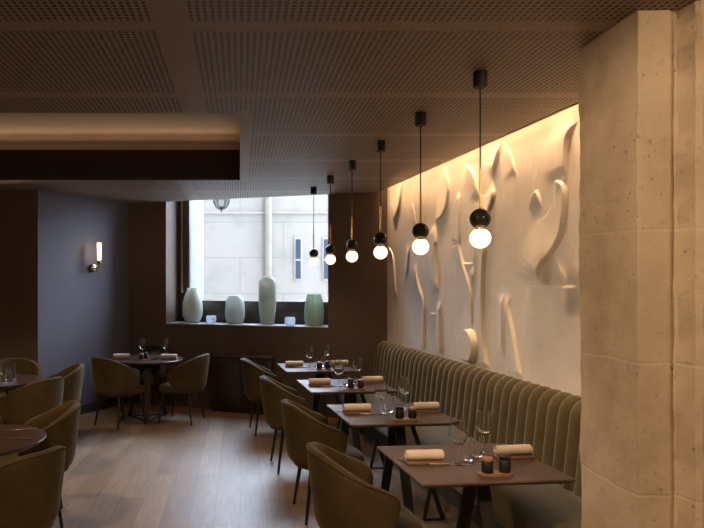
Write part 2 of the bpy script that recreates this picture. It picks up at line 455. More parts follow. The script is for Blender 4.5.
# ceiling: three perforated fields round the light recess, edge stops short of the plaster wall
def edge_pt(v, z=CEIL): return R(2.474, v, z)
e0, e1 = edge_pt(-2.4), edge_pt(7.72)
bm = bmesh.new()
wl = lambda X: 8.514 - .354*X
prism(bm, [(-6,-3),(e0.x,-3),(e0.x,e0.y),(edge_pt(4.19/cp).x,edge_pt(3.93).y+0),(0,4.19),(-6,4.19)], CEIL, CEIL+.025)
q = edge_pt(3.93)
prism(bm, [(0,4.19),(edge_pt(4.19/cp).x,q.y),(e1.x,e1.y),(0,wl(0)),(0,6.97)], CEIL, CEIL+.025)
prism(bm, [(-6,6.97),(0,6.97),(0,wl(0)),(-1.573,9.07),(-6,10.6)], CEIL, CEIL+.025)
struct(ob('ceiling', mk(bm, 'ceiling', False), M['ceiling']))
# edge board of the ceiling at the slot
bm = bmesh.new()
bar_bm(bm, edge_pt(-2.4, CEIL+.06), edge_pt(7.70, CEIL+.06), .012, .12, (cp, sp, 0))
struct(ob('trim_2', mk(bm, 'slot_edge', False), M['smooth']))
# recess
bm = bmesh.new(); box(bm, (-6,4.1,3.36), (.1,7.6,3.40))
struct(ob('ceiling_recess', mk(bm, 'recess', False), M['coffer']))
struct(ob('trim_3', box_me('recess_fascia', (-6,6.955,CEIL-.002), (.006,6.985,3.157)), M['fascia']))
struct(ob('trim_4', box_me('recess_side', (0,4.16,CEIL+.001), (.02,7.6,3.40)), M['coffer']))
struct(ob('trim_5', box_me('recess_front', (-6,4.16,CEIL+.001), (0,4.19,3.40)), M['coffer']))
struct(ob('trim_6', box_me('recess_back', (-6,7.57,CEIL+.03), (.02,7.6,3.40)), M['coffer']))
# the slab over everything keeps daylight out
bm = bmesh.new(); prism(bm, [(-6.2,-3.2),(5.7,-3.2),(5.7,7.1),(-1.3,9.55),(-6.2,10.8)], 3.5, 3.62)
struct(ob('ceiling_slab', mk(bm, 'slab', False), M['roof']))

# stone pillar
def pillar_me():
    poly = [(1.62,3.05),(1.615,2.60),(1.745,2.60),(1.764,2.616),(1.782,2.600),(1.797,2.525),(1.815,2.512),(3.2,2.50),(5.4,2.5),(5.4,3.05)]
    bm = bmesh.new(); pts = []
    for (x0,y0),(x1,y1) in zip(poly, poly[1:]+poly[:1]):
        l = math.hypot(x1-x0, y1-y0); k = max(1, min(12, int(l/.05)))
        for i in range(k): pts.append((x0+(x1-x0)*i/k, y0+(y1-y0)*i/k))
    nz = 70; rows = []
    for j in range(nz+1):
        z = CEIL*j/nz; row = []
        for x, y in pts:
            d = .012*noise.noise((x*4, y*4, z*3)) + .008*noise.noise((x*13, y*13, z*11))
            row.append(bm.verts.new((x + (d if x < 3 else 0), y + d*.8 if y < 3 else y, z)))
        rows.append(row)
    n = len(pts)
    for r0, r1 in zip(rows, rows[1:]):
        for i in range(n): bm.faces.new((r0[i], r0[(i+1)%n], r1[(i+1)%n], r1[i]))
    bm.faces.new(rows[0]); bm.faces.new(rows[-1])
    return mk(bm, 'stone_pillar', True, 35)
struct(ob('wall_pillar', pillar_me(), M['stone']))

# ------------------------------------------------------------------ outside
# unseen storeys added above the restaurant to keep sky off the facade
bm = bmesh.new(); prism(bm, [(-24,-3.2),(24,-3.2),(24,2),(3.6,8.4),(-1.3,9.75),(-24,17.5)], 3.63, 30)
struct(ob('wall_sky_blocker', mk(bm, 'upper', False), M['reveal']))
bm = bmesh.new(); box(bm, (-6,12.0,-.3), (9,12.3,-.1)); bm.free()
struct(ob('floor_street', box_me('street', (-25,9.6,-.25), (25,16,-.1)), M['street']))
FY = 14.0
struct(ob('wall_side_blocker', box_me('side_blocker', (9,4.6,-.1), (24,17,3.4)), M['reveal']))  # unseen block added on the right to cut sky reaching the facade
bld = thing('stone_building', 'pale stone building across the street, seen through the window', 'building', (0,FY,-.1))
ob('facade', box_me('facade', (-7,0,0), (9,3,4.45)), M['facade'], bld)
ob('cornice', box_me('cornice', (-7,-.05,3.30), (9,.02,3.34), .01), M['facadetrim'], bld)
ob('drainpipe', tube('drainpipe', [(.62,-.09,0),(.62,-.09,2),(.62,-.09,4.4)], .075, 12), M['pipe'], bld)
for x in (1.27, 1.885):
    f = ob('slit_window', box_me('slit', (x-.09,-.035,1.83), (x+.09,.05,2.80), .008), M['facadetrim'], bld)
    ob('pane', box_me('pane', (x-.055,-.045,1.88), (x+.055,-.03,2.74)), M['bluepane'], f)
    ob('glazing_bar', box_me('bar', (x-.06,-.055,2.27), (x+.06,-.04,2.31)), M['facadetrim'], f)
# street lantern on a bracket
lan = thing('street_lantern', 'black iron street lantern hanging at the top of the window view', 'lantern', (-.375,12.9,3.17))
cage = ob('cage', lathe('cage', [(.0,0),(.03,.008),(.10,.05),(.14,.13),(.158,.22),(.17,.225),(.17,.24),(.10,.30),(.03,.36),(0,.37)], 6, smooth=False), None, lan)
cage.data.materials.append(thin_glass('lantern glass', (.8,.8,.8), .4))
for i in range(6):
    a = PI/3*i
    ob('cage_bar', tube('cage_bar', [(.02*math.cos(a),.02*math.sin(a),.0),(.105*math.cos(a),.105*math.sin(a),.045),(.148*math.cos(a),.148*math.sin(a),.13),(.165*math.cos(a),.165*math.sin(a),.225),(.10*math.cos(a),.10*math.sin(a),.31)], .012, 6), M['iron'], lan)
ob('finial', lathe('finial', [(0,-.06),(.018,-.045),(.01,-.02),(.03,0),(.05,.04),(.03,.06),(0,.06)], 10), M['iron'], lan)
ob('hood', lathe('hood', [(.19,.225),(.19,.245),(.11,.32),(.04,.38),(.02,.46),(0,.46)], 12), M['iron'], lan)
ob('bracket', tube('bracket', [(0,0,.44),(0,0,.62),(0,.1,.72),(0,.5,.75),(0,1.08,.75)], .02, 8), M['iron'], lan)

# ------------------------------------------------------------------ furniture kinds
def shell_me(grow=0.0):
    HW = .262; xb = -.035; xs = .11
    arc = PI*HW/2; tot = arc + (xs-xb)
    def plan(s):
        l = abs(s)*tot; sg = 1 if s >= 0 else -1
        if l <= arc:
            a = l/HW; p = Vector((xb - .225*math.cos(a), sg*HW*math.sin(a), 0)); n = Vector((-math.cos(a), sg*math.sin(a), 0))
        else:
            e = (l-arc); p = Vector((xb + e, sg*(HW - .25*e*e), 0)); n = Vector((.0, sg, 0))
        return p, n
    bm = bmesh.new(); rings = []; NS = 44; K = 20
    rim = []
    for i in range(NS+1):
        s = -1 + 2*i/NS
        s = math.copysign(1-(1-abs(s))**1.25, s) if abs(s) > 0 else 0
        p, n = plan(s); a = abs(s)
        zt = .840 - .160*sstep(.12, 1.0, a); zb = .405 + .060*sstep(.6, 1, a)
        cap = max(.02, (1-min(1, max(0, a-.76)/.24)**2.6)**(1/2.6))
        hh = (zt-zb)/2*cap; zm = (zt+zb)/2 + .012*(1-cap)
        t = .034*(.10+.90*cap**.6)
        ring = []
        for k in range(K):
            th = 2*PI*k/K; c, s_ = math.cos(th), math.sin(th)
            du = math.copysign(abs(c)**.55, c)*t; dz = math.copysign(abs(s_)**.42, s_)*hh
            z = zm+dz; lean = (z-.62)*.13*(1-.25*a)
            q = p + n*(du + lean); q.z = z; ring.append(bm.verts.new(q))
        q = p + n*(t*.8 + (zm+hh*.97-.62)*.13*(1-.25*a)); q.z = zm+hh*.95
        rim.append(q)
        rings.append(ring)
    for A_, B_ in zip(rings, rings[1:]):
        for k in range(K): bm.faces.new((A_[k], A_[(k+1)%K], B_[(k+1)%K], B_[k]))
    bm.faces.new(rings[0]); bm.faces.new(rings[-1])
    return mk(bm, 'backrest', True, 80), rim
SHELL, RIM = shell_me()
PIPING = tube('piping', RIM, .0045, 6)
def cushion(nm, x0, x1, hw, z0, z1, crown=.02, ex=3.2, n=40, taper=.05):
    bm = bmesh.new(); cx, hx = (x0+x1)/2, (x1-x0)/2
    prof = [(.90,z0),(.975,z0+.008),(1,z0+.03),(1,z1-.035),(.985,z1-.015),(.94,z1-.004),(.8,z1+crown*.45),(.5,z1+crown*.85),(.2,z1+crown)]
    rings = []
    for f, z in prof:
        ring = []
        for i in range(n):
            a = 2*PI*i/n; c, s = math.cos(a), math.sin(a)
            x = cx + f*hx*math.copysign(abs(c)**(2/ex), c); y = f*hw*math.copysign(abs(s)**(2/ex), s)
            y *= 1 + taper*(x-cx)/hx
            ring.append(bm.verts.new((x, y, z)))
        rings.append(ring)
    for A_, B_ in zip(rings, rings[1:]):
        for k in range(n): bm.faces.new((A_[k], A_[(k+1)%n], B_[(k+1)%n], B_[k]))
    bm.faces.new(rings[0][::-1]); bm.faces.new(rings[-1])
    return mk(bm, nm, True, 60)
SEAT = cushion('seat', -.235, .285, .232, .375, .465, .022)
def leg_me(p, q): return tube('leg', [p, q], [.0185, .0105], 10)
LEGS = [leg_me((sx*a, sy*b, .40), (sx*a2, sy*b2, 0)) for sx, sy, a, b, a2, b2 in
        ((-1,1,.125,.165,.18,.215),(-1,-1,.125,.165,.18,.215),(1,1,.20,.17,.245,.205),(1,-1,.20,.17,.245,.205))]
def chair(loc, rz, label, group):
    t = thing('velvet_armchair', label, 'chair', (loc[0], loc[1], 0), rz, group)
    b = ob('backrest', SHELL, M['olive'], t); ob('piping', PIPING, M['olive'], b)
    ob('seat', SEAT, M['olive'], t)
    for l in LEGS: ob('leg', l, M['blackwood'], t)
    return t

# rectangular table
def top_me(w, d):
    bm = bmesh.new(); rows = []
    for f, z in ((.024,.722),(.006,.736),(0,.740),(0,.748),(.002,.750)):
        x, y = w/2-f, d/2-f
        rows.append([bm.verts.new(p) for p in ((-x,-y,z),(x,-y,z),(x,y,z),(-x,y,z))])
    for a_, b_ in zip(rows, rows[1:]):
        for k in range(4): bm.faces.new((a_[k], a_[(k+1)%4], b_[(k+1)%4], b_[k]))
    bm.faces.new(rows[0][::-1]); bm.faces.new(rows[-1])
    me = mk(bm, 'tabletop', False)
    me.materials.append(M['tabletop']); me.materials.append(M['edge'])
    for p in me.polygons:
        if abs(p.center.z-.744) < .0035 or abs(p.center.z-.749) < .0008: p.material_index = 1
    return me
TOP = top_me(.79, .71)
def leg_frame(xtop, xfoot, y, spread):
    bm = bmesh.new()
    bar_bm(bm, (xtop, y, .725), (xfoot, y, .012), .02, .02, (0,1,0))
    return bm
bm = bmesh.new(); bar_bm(bm, (.055,-.03,.722), (.075,-.235,0), .075, .024, (1,0,0), .06); A1 = mk(bm, 'leg', False)
bm = bmesh.new(); bar_bm(bm, (.055,.03,.722), (.03,.245,0), .075, .024, (1,0,0), .06); A2 = mk(bm, 'leg', False)
bm = bmesh.new(); bar_bm(bm, (.12,-.10,.722), (.345,-.155,.006), .016, .03, (0,1,0)); A3 = mk(bm, 'leg', False)
bm = bmesh.new(); bar_bm(bm, (.27,-.137,.28), (.205,-.15,.006), .016, .022, (0,1,0)); A4 = mk(bm, 'brace', False)
FB = bar('foot_bar', (.20,-.152,.006), (.35,-.152,.006), .024, .012, (0,1,0))
SB = bar('foot_bar', (.072,-.24,.008), (.03,.25,.008), .05, .012, (1,0,0))
MP = box_me('mounting_plate', (-.10,-.16,.712), (.16,.16,.7225))
def rect_table(k, label):
    c = R(1.571, 3.345+1.281*k)
    t = thing('dining_table', label, 'table', (c.x, c.y, 0), PHI, 'rectangular dining tables along the bench')
    ob('tabletop', TOP, None, t)
    for m in (A1, A2, A3)[:3 if k else 2]: ob('leg', m, M['black'], t)
    if k: ob('brace', A4, M['black'], t); ob('foot_bar', FB, M['black'], t)
    ob('foot_bar', SB, M['black'], t); ob('mounting_plate', MP, M['black'], t)
    return t

# tableware
BOWL = lathe('bowl', [(.004,.105),(.02,.108),(.036,.122),(.046,.145),(.049,.165),(.045,.195),(.038,.225),(.0345,.243),(.0335,.243),(.037,.224),(.0435,.195),(.0472,.165),(.044,.146),(.034,.125),(.018,.112),(0,.110)], 28)
STEM = lathe('stem', [(.0045,.108),(.0036,.09),(.0034,.05),(.0042,.02),(.007,.0065)], 12)
FOOT = lathe('foot', [(0,.009),(.006,.0075),(.02,.0035),(.036,.0018),(.037,0),(0,0)], 28)
TUMB = lathe('tumbler', [(0,0),(.024,0),(.029,.006),(.036,.03),(.0375,.055),(.035,.085),(.032,.105),(.0308,.105),(.0338,.085),(.0362,.055),(.0345,.03),(.027,.010),(0,.008)], 28)
TALL = lathe('tumbler', [(0,0),(.030,0),(.032,.005),(.035,.155),(.0338,.155),(.0306,.012),(0,.010)], 28)
def roll_me():
    bm = bmesh.new(); sec = []; n = 40
    for i in range(n+1):      # spiral of cloth, flattened
        a = -PI*.5 + 2*PI*2.15*i/n; r = .031 - .009*i/n*1.6
        sec.append((r*math.cos(a)*1.15, .0285+r*math.sin(a)*.92))
    inner = [(x*.93, (z-.0285)*.93+.0285) for x, z in sec]
    rows = []
    for k in range(7):
        x = -.10+.20*k/6
        w = lambda i: .0012*math.sin(x*60+i*.4)
        rows.append([bm.verts.new((x, -p[0]*(1+.03*math.sin(x*14)), p[1]+w(i))) for i, p in enumerate(sec)] + [bm.verts.new((x, -p[0]*(1+.03*math.sin(x*14)), p[1]+w(i))) for i, p in reversed(list(enumerate(inner)))])
    m = len(rows[0])
    for a_, b_ in zip(rows, rows[1:]):
        for i in range(m): bm.faces.new((a_[i], a_[(i+1)%m], b_[(i+1)%m], b_[i]))
    h = m//2
    for r in (rows[0], rows[-1]):
        for i in range(h-1): bm.faces.new((r[i], r[i+1], r[m-2-i], r[m-1-i]))
    zmin = min(v.co.z for v in bm.verts)
    for v in bm.verts: v.co.z += .0135 - zmin
    return mk(bm, 'roll', True, 60)
ROLL = roll_me()
FOLD = box_me('folded_flap', (-.105,-.052,0), (.105,.036,.014), .005)
def napkin(loc, rz, label, group, small=False):
    t = thing('rolled_napkin', label, 'napkin', loc, rz, group)
    ob('roll', ROLL, M['napkin'], t); ob('folded_flap', FOLD, M['napfold'], t)
    return t
def fork_me():
    bm = bmesh.new()
    box(bm, (-.10,-.0045,.001), (.045,.0045,.004), .0012)
    box(bm, (.044,-.011,.001), (.062,.011,.0035), .001)
    for y in (-.009,-.003,.003,.009): box(bm, (.0615,y-.0016,.001), (.10,y+.0016,.003))
    return mk(bm, 'fork')
bm = bmesh.new(); box(bm, (-.10,-.0045,.001), (.05,.0045,.004), .0012); FH = mk(bm, 'handle')
bm = bmesh.new(); prism(bm, [(.049,-.005),(.055,-.0105),(.068,-.0115),(.10,-.0105),(.10,-.008),(.072,-.0075),(.072,-.0045),(.10,-.0045),(.10,-.0015),(.072,-.0015),(.072,.0015),(.10,.0015),(.10,.0045),(.072,.0045),(.072,.0075),(.10,.008),(.10,.0105),(.068,.0115),(.055,.0105),(.049,.005)], .001, .0035); FT = mk(bm, 'tines', False)
bm = bmesh.new(); prism(bm, [(.0,-.008),(.09,-.009),(.115,-.004),(.12,.004),(.0,.006)], .001, .003); KB = mk(bm, 'blade', False)
bm = bmesh.new(); box(bm, (-.11,-.007,.0), (.002,.007,.011), .003); KH = mk(bm, 'handle')
def fork(loc, rz, label, group):
    t = thing('fork', label, 'fork', loc, rz, group)
    ob('handle', FH, M['steel'], t); ob('tines', FT, M['steel'], t); return t
def knife(loc, rz, label, group, hm='steel'):
    t = thing('table_knife', label, 'knife', loc, rz, group)
    ob('handle', KH, M[hm], t); ob('blade', KB, M['steel'], t); return t
def wine(loc, label, group, rz=0):
    t = thing('wine_glass', label, 'wine glass', loc, rz, group)
    ob('bowl', BOWL, M['clear'], t); ob('stem', STEM, M['clear'], t); ob('foot', FOOT, M['clear'], t); return t
def tumbler(loc, label, group, me=None):
    o = ob('water_tumbler', me or TUMB, M['clear'], None, loc); return tag(o, label, 'glass', group)
def tray_me():
    bm = bmesh.new(); n = 14; poly = []
    for cx, a0 in ((.055,-PI/2),(-.055,PI/2)):
        for i in range(n+1):
            a = a0 + PI*i/n; poly.append((cx+.036*math.cos(a), .036*math.sin(a)))
    prism(bm, poly, 0, .012)
    bmesh.ops.bevel(bm, geom=[e for e in bm.edges if abs(e.verts[0].co.z-e.verts[1].co.z) < 1e-6], offset=.003, segments=2, affect='EDGES')
    return mk(bm, 'serving_tray', True, 40)
TRAY = tray_me()
POT = lathe('body', [(0,0),(.026,0),(.0285,.003),(.0285,.058),(.026,.061),(0,.061)], 28)
LID = lathe('lid', [(0,.0605),(.0285,.0605),(.0295,.063),(.0295,.074),(.0275,.0765),(0,.077)], 28)
BLID = lathe('lid', [(0,.0605),(.022,.0605),(.024,.064),(.024,.070),(.0285,.072),(.0285,.080),(.025,.083),(0,.084)], 28)
def pot(loc, wooden, label, group):
    t = thing('seasoning_pot', label, 'pot', loc, 0, group)
    ob('body', POT, M['pot'], t)
    l = ob('lid', LID.copy() if wooden else BLID, None, t)
    if len(l.data.materials) == 0: l.data.materials.append(M['traywood' if wooden else 'pot'])
    if wooden: l['label'] = 'wooden lid'
    return t

P = ['the dark table nearest the stone pillar', 'the second dark table from the stone pillar',
     'the third dark table from the stone pillar', 'the farthest dark table of the bench row']
TZ = .7502
for k in range(4):
    rect_table(k, ['dark brown rectangular table nearest the stone pillar', 'second dark rectangular table from the stone pillar',
                   'third dark rectangular table from the stone pillar', 'farthest dark rectangular table of the row, nearest the window wall'][k])
    c = (1.571, 3.345+1.281*k)
    def L_(x, y, z=TZ): return R(c[0]+x, c[1]+y, z)
    j = [0, .02, -.02, .01][k]
    napkin(L_(-.245, .0+j), PHI-.05+j, 'rolled beige napkin on the chair side of '+P[k], 'rolled napkins on the bench tables')
    napkin(L_(.285, .05-j), PHI+.02, 'rolled beige napkin on the bench side of '+P[k], 'rolled napkins on the bench tables')
    fork(L_(-.285, .062+j), PHI+PI-.02, 'fork behind the chair-side napkin on '+P[k], 'forks on the bench tables')
    knife(L_(-.13, -.062+j), PHI-.03, 'knife in front of the chair-side napkin on '+P[k], 'knives on the bench tables')
    fork(L_(.27, -.04), PHI+PI+.10, 'fork in front of the bench-side napkin on '+P[k], 'forks on the bench tables')
    wine(L_(-.075, -.05+j), 'stemmed wine glass nearer the chair on '+P[k], 'wine glasses on the bench tables')
    wine(L_(.165, .14), 'stemmed wine glass nearer the bench on '+P[k], 'wine glasses on the bench tables')
    tumbler(L_(.012, .02+j), 'small clear tumbler nearer the chair on '+P[k], 'tumblers on the bench tables')
    tumbler(L_(.098, .09), 'small clear tumbler nearer the bench on '+P[k], 'tumblers on the bench tables')
    tr = ob('serving_tray', TRAY, M['traywood'], None, L_(.035,-.245), (0,0,PHI))
    tag(tr, 'wooden tray holding two black pots on '+P[k], 'tray', 'wooden trays on the bench tables')
    wl_ = [(True, False), (False, True), (False, True), (True, False)][k]
    for dx, w in zip((-.045, .047), wl_):
        pot(L_(.035+dx, -.245, TZ+.0122), w, ('black pot with a wooden lid on ' if w else 'black pot with a black lid on ')+P[k], 'seasoning pots on the bench tables')

CH = 'olive velvet armchair facing '
for (u, v, da), p in zip(((1.01,3.37,-.04),(1.085,4.69,.02),(1.08,5.89,0),(1.04,7.30,.03)),
                     ('the dark table nearest the stone pillar', 'the second dark table from the stone pillar', 'the third dark table from the stone pillar', 'the farthest dark table of the bench row')):
    chair(R(u, v), PHI+da, CH+p, 'armchairs in the row by the bench tables')

# ------------------------------------------------------------------ bench
b = thing('upholstered_bench', 'long sage velvet bench with fluted back along the relief wall', 'bench')
def flute_me():
    prof = [(2.372,.40),(2.392,.55),(2.410,.72),(2.424,.85),(2.434,.915),(2.452,.955),(2.476,.976),(2.502,.980),(2.526,.970),(2.534,.94)]
    v0, v1, sp_ = 2.90, 7.58, .117
    nf = int(round((v1-v0)/sp_)); K = 14
    bm = bmesh.new(); rows = []
    nr = []
    for i, (u, z) in enumerate(prof):
        a_ = prof[max(0,i-1)]; b_ = prof[min(len(prof)-1,i+1)]
        d = Vector((b_[0]-a_[0], b_[1]-a_[1])).normalized(); nr.append(Vector((-d.y, d.x)))
    for f in range(nf):
        for k in range(K + (1 if f == nf-1 else 0)):
            w = .5-.5*math.cos(PI*k/K); v = v0 + (f+w)*(v1-v0)/nf
            x = abs(2*w-1)
            h = .057*(1-x**2.05)**.5 if x < 1 else 0
            endk = sstep(v1, v1-.10, v)
            row = []
            for i, (u, z) in enumerate(prof):
                hh = h*(1 if i < 5 else (.9,.75,.6,.4,0)[min(4, i-5)])
                q = nr[i]*hh
                row.append(bm.verts.new(R(u+q.x + (1-endk)*.02, v, z+q.y - (1-endk)*.015)))
            rows.append(row)
    for a_, b_ in zip(rows, rows[1:]):
        for i in range(len(prof)-1): bm.faces.new((a_[i], b_[i], b_[i+1], a_[i+1]))
    for r in (rows[0], rows[-1]):
        v = v0 if r is rows[0] else v1
        lo = bm.verts.new(R(2.536, v, .40)); bm.faces.new(r + [lo])
    return mk(bm, 'fluted_back', True, 50)
ob('fluted_back', flute_me(), M['bench'], b)
def seat_bench():
    prof = [(2.05,.235),(1.985,.235),(1.965,.25),(1.955,.29),(1.955,.41),(1.962,.445),(1.985,.467),(2.02,.475),(2.2,.478),(2.46,.472),(2.46,.235)]
    bm = bmesh.new(); rows = []
    for i in range(60):
        v = 2.92 + (7.58-2.92)*i/59
        rows.append([bm.verts.new(R(u, v, z + (.004*noise.noise((v*3,u*5,1)) if z > .44 else 0))) for u, z in prof])
    n = len(prof)
    for a_, b_ in zip(rows, rows[1:]):
        for k in range(n): bm.faces.new((a_[k], b_[k], b_[(k+1)%n], a_[(k+1)%n]))
    bm.faces.new(rows[0]); bm.faces.new(rows[-1])
    return mk(bm, 'seat', True, 50)
ob('seat', seat_bench(), M['bench'], b)
ob('plinth', box_me('plinth', (2.11,2.95,0), (2.52,7.55,.24), .004, lambda co: R(co.x, co.y, co.z)), M['benchbase'], b)

# ------------------------------------------------------------------ round tables
RT = lathe('tabletop', [(0,.722),(.425,.722),(.444,.736),(.45,.741),(.45,.748),(.447,.750),(0,.750)], 64, angle=25)
def rt_small(r): return lathe('tabletop', [(0,.722),(r-.025,.722),(r-.006,.736),(r,.741),(r,.748),(r-.003,.750),(0,.750)], 64, angle=25)
RLEG = []
for a in (200, 320, 80):
    a = math.radians(a); bm = bmesh.new()
    bar_bm(bm, (.05*math.cos(a), .05*math.sin(a), .722), (.27*math.cos(a), .27*math.sin(a), .008), .09, .022, (-math.sin(a), math.cos(a), 0), .055)
    RLEG.append(mk(bm, 'leg', False))
RBAR = []
for a, c in ((200,320),(320,80),(80,200)):
    a, c = math.radians(a), math.radians(c)
    RBAR.append(tube('foot_bar', [(.265*math.cos(a),.265*math.sin(a),.012),(.265*math.cos(c),.265*math.sin(c),.012)], .010, 8))
RPL = lathe('mounting_plate', [(0,.712),(.14,.712),(.14,.7225),(0,.7225)], 24, smooth=False)
def round_table(x, y, rz, label, me, mat):
    t = thing('round_table', label, 'table', (x, y, 0), rz, 'round dining tables')
    ob('tabletop', me, M[mat], t)
    for l in RLEG: ob('leg', l, M['black'], t)
    for l in RBAR: ob('foot_bar', l, M['black'], t)
    ob('mounting_plate', RPL, M['black'], t)
CTX, CTY = -1.17, 8.09
round_table(CTX, CTY, math.radians(-42), 'dark round table in the corner under the lit wall sconce', RT, 'roundtop')
round_table(-1.635, 3.97, .5, 'round table at the left photo edge, nearest the camera', rt_small(.415), 'roundtop')
round_table(-2.39, 6.33, 1.1, 'round table with two tall glasses by the dark alcove wall', rt_small(.42), 'roundtop')
g = 'armchairs round the round tables'
D = math.radians
chair((-1.46,7.685), D(50), 'olive velvet armchair at the left side of the corner round table', g)
chair((-.69,7.90), D(163), 'olive velvet armchair at the right side of the corner round table', g)
chair((-1.29,8.60), D(-109.5), 'olive velvet armchair behind the corner round table, against the wall', g)
chair((-1.28,3.50), D(150), 'nearest olive armchair at the left photo edge, seen from behind', g)
chair((-1.47,4.61), D(196), 'olive armchair on the far right of the nearest round table', g)
chair((-1.98,6.02), D(152), 'olive armchair on the near side of the table with tall glasses', g)
chair((-1.97,6.78), D(198), 'olive armchair on the right of the table with tall glasses', g)
chair((-2.52,7.13), D(-70), 'olive armchair on the far side of the table with tall glasses', g)
# corner table setting
g = 'table setting of the corner round table'
napkin((CTX-.315,CTY-.06,TZ), .1, 'rolled pinkish napkin on the left of the corner round table', g)
napkin((CTX+.285,CTY-.10,TZ), -.15, 'rolled pinkish napkin on the right of the corner round table', g)
wine((CTX-.07,CTY+.05,TZ), 'left stemmed wine glass on the corner round table', g)
wine((CTX+.22,CTY+.12,TZ), 'right stemmed wine glass on the corner round table', g)
tumbler((CTX+.09,CTY-.14,TZ), 'left small tumbler on the corner round table', g)
tumbler((CTX+.135,CTY-.03,TZ), 'right small tumbler on the corner round table', g)
o = ob('serving_tray', TRAY, M['traywood'], None, (CTX-.02,CTY-.16,TZ), (0,0,PI/2-.4)); tag(o, 'small wooden tray with two black pots on the corner round table', 'tray', g)
pot((CTX-.045,CTY-.205,TZ+.0122), True, 'nearer black pot on the tray of the corner round table', g)
pot((CTX-.005,CTY-.118,TZ+.0122), False, 'farther black pot on the tray of the corner round table', g)
# left tables
g = 'glasses and cutlery on the left round tables'
tumbler((-2.32,6.24,TZ), 'left tall glass on the round table by the dark wall', g, TALL)
tumbler((-2.245,6.22,TZ), 'right tall glass on the round table by the dark wall', g, TALL)
tumbler((-2.30,6.46,TZ), 'tall glass behind the two others on the round table', g, TALL)
fork((-2.08,6.42,TZ), -.3, 'fork lying on the round table with tall glasses', g)
fork((-1.44,4.22,TZ), .25, 'fork lying on the nearest round table at the left', g)
knife((-1.375,3.97,TZ), PI-.25, 'wooden-handled knife on the nearest round table at the left', g, 'woodknife')
napkin((-1.59,3.90,TZ), 1.2, 'pale rolled napkin at the left edge of the photo', g)

# ------------------------------------------------------------------ pendants
CAN = lathe('ceiling_cup', [(0,0),(.034,0),(.036,-.003),(.036,-.078),(.033,-.082),(0,-.082)], 24)
def pend(k):
    v = 3.225 + .834*k; c = R(1.585+.002*k, v)
    t = thing('pendant_lamp', ['pendant lamp nearest the camera', 'second pendant lamp from the camera', 'third pendant lamp from the camera',
              'fourth pendant lamp from the camera', 'fifth pendant lamp, second from the window wall', 'sixth and farthest pendant lamp, in front of the window'][k] + ' in the row of globes',
              'lamp', (c.x, c.y, CEIL), 0, 'globe pendant lamps over the bench tables')
    zb = 1.955 - CEIL; zs = zb + .102
    ob('ceiling_cup', CAN, M['black'], t)
    ob('cord', tube('cord', [(0,0,-.08),(0,0,zs+.22)], .0042, 8), M['black'], t)
    ob('sleeve', tube('sleeve', [(0,0,zs+.26),(0,0,zs+.045)], .0068, 10), M['brass'], t)
    ball = ob('ball', lathe('ball', [(.054*math.sin(PI*i/20), zs+.054*math.cos(PI*i/20)) for i in range(21)], 32), M['marble'], t); ball['label'] = 'dark marble ball'
    ob('collar', lathe('collar', [(0,zb+.062),(.024,zb+.062),(.027,zb+.058),(.027,zb+.044),(.024,zb+.040),(0,zb+.040)], 24), M['brass'], t)
    o = ob('globe', lathe('globe', [(.0535*math.sin(PI*i/20), zb+.0535*math.cos(PI*i/20)) for i in range(21)], 32), M['bulb'], t); o['label'] = 'lit opal globe'
for k in range(6): pend(k)

# ------------------------------------------------------------------ wall sconce
sb = Vector((-1.958,8.478,0)); sz = 1.90
t = thing('wall_sconce', 'lit brass wall sconce with a ribbed glass tube on the left wall', 'lamp', (sb.x, sb.y, sz), math.atan2(nl.y, nl.x))
pl = lathe('backplate', [(0,0),(.058,0),(.06,.004),(.06,.018),(.055,.024),(0,.024)], 28)
ob('backplate', pl, M['brass'], t, (0.001,0,0), (0,PI/2,0))
ob('disc', lathe('disc', [(0,0),(.04,0),(.052,.006),(.052,.014),(.04,.02),(0,.02)], 28), M['brasspale'], t, (.026,0,0), (0,PI/2,0))
ob('arm', tube('arm', [(.04,0,0),(.11,0,0),(.128,0,.02),(.13,0,.06)], .008, 8), M['brass'], t)
ob('ball', lathe('ball', [(.03*math.sin(PI*i/12), .075+.03*math.cos(PI*i/12)) for i in range(13)], 20), M['brass'], t, (.13,0,0))
ob('drop_rod', tube('drop_rod', [(.13,0,.05),(.13,0,-.11)], .005, 8), M['brasspale'], t)
ob('shade', lathe('shade', [(0,.104),(.020,.104),(.023,.11),(.027,.30),(.027,.33),(.024,.33),(0,.325)], 32, lambda r, z, a: r*(1+.03*math.cos(a*16))), M['sconcelit'], t, (.13,0,0))

# ------------------------------------------------------------------ low cabinet under the window
t = thing('low_cabinet', 'low dark brown cabinet on the floor below the window', 'cabinet')
ob('top', box_me('top', (-3.215,-.165,.735), (-2.345,-.002,.76), .004, Wt), M['consoletop'], t)
ob('body', box_me('body', (-3.20,-.15,.03), (-2.36,-.004,.735), .003, Wt), M['console'], t)
ob('plinth', box_me('plinth', (-3.19,-.14,0), (-2.37,-.01,.03), 0, Wt), M['console'], t)
for s in (-3.13, -2.72):
    d = ob('door', box_me('door', (s-.03,-.166,.07), (s+.34,-.1505,.70), .004, Wt), M['console'], t)
    ob('panel', box_me('panel', (s+.02,-.170,.12), (s+.29,-.1655,.65), .003, Wt), M['console'], d)

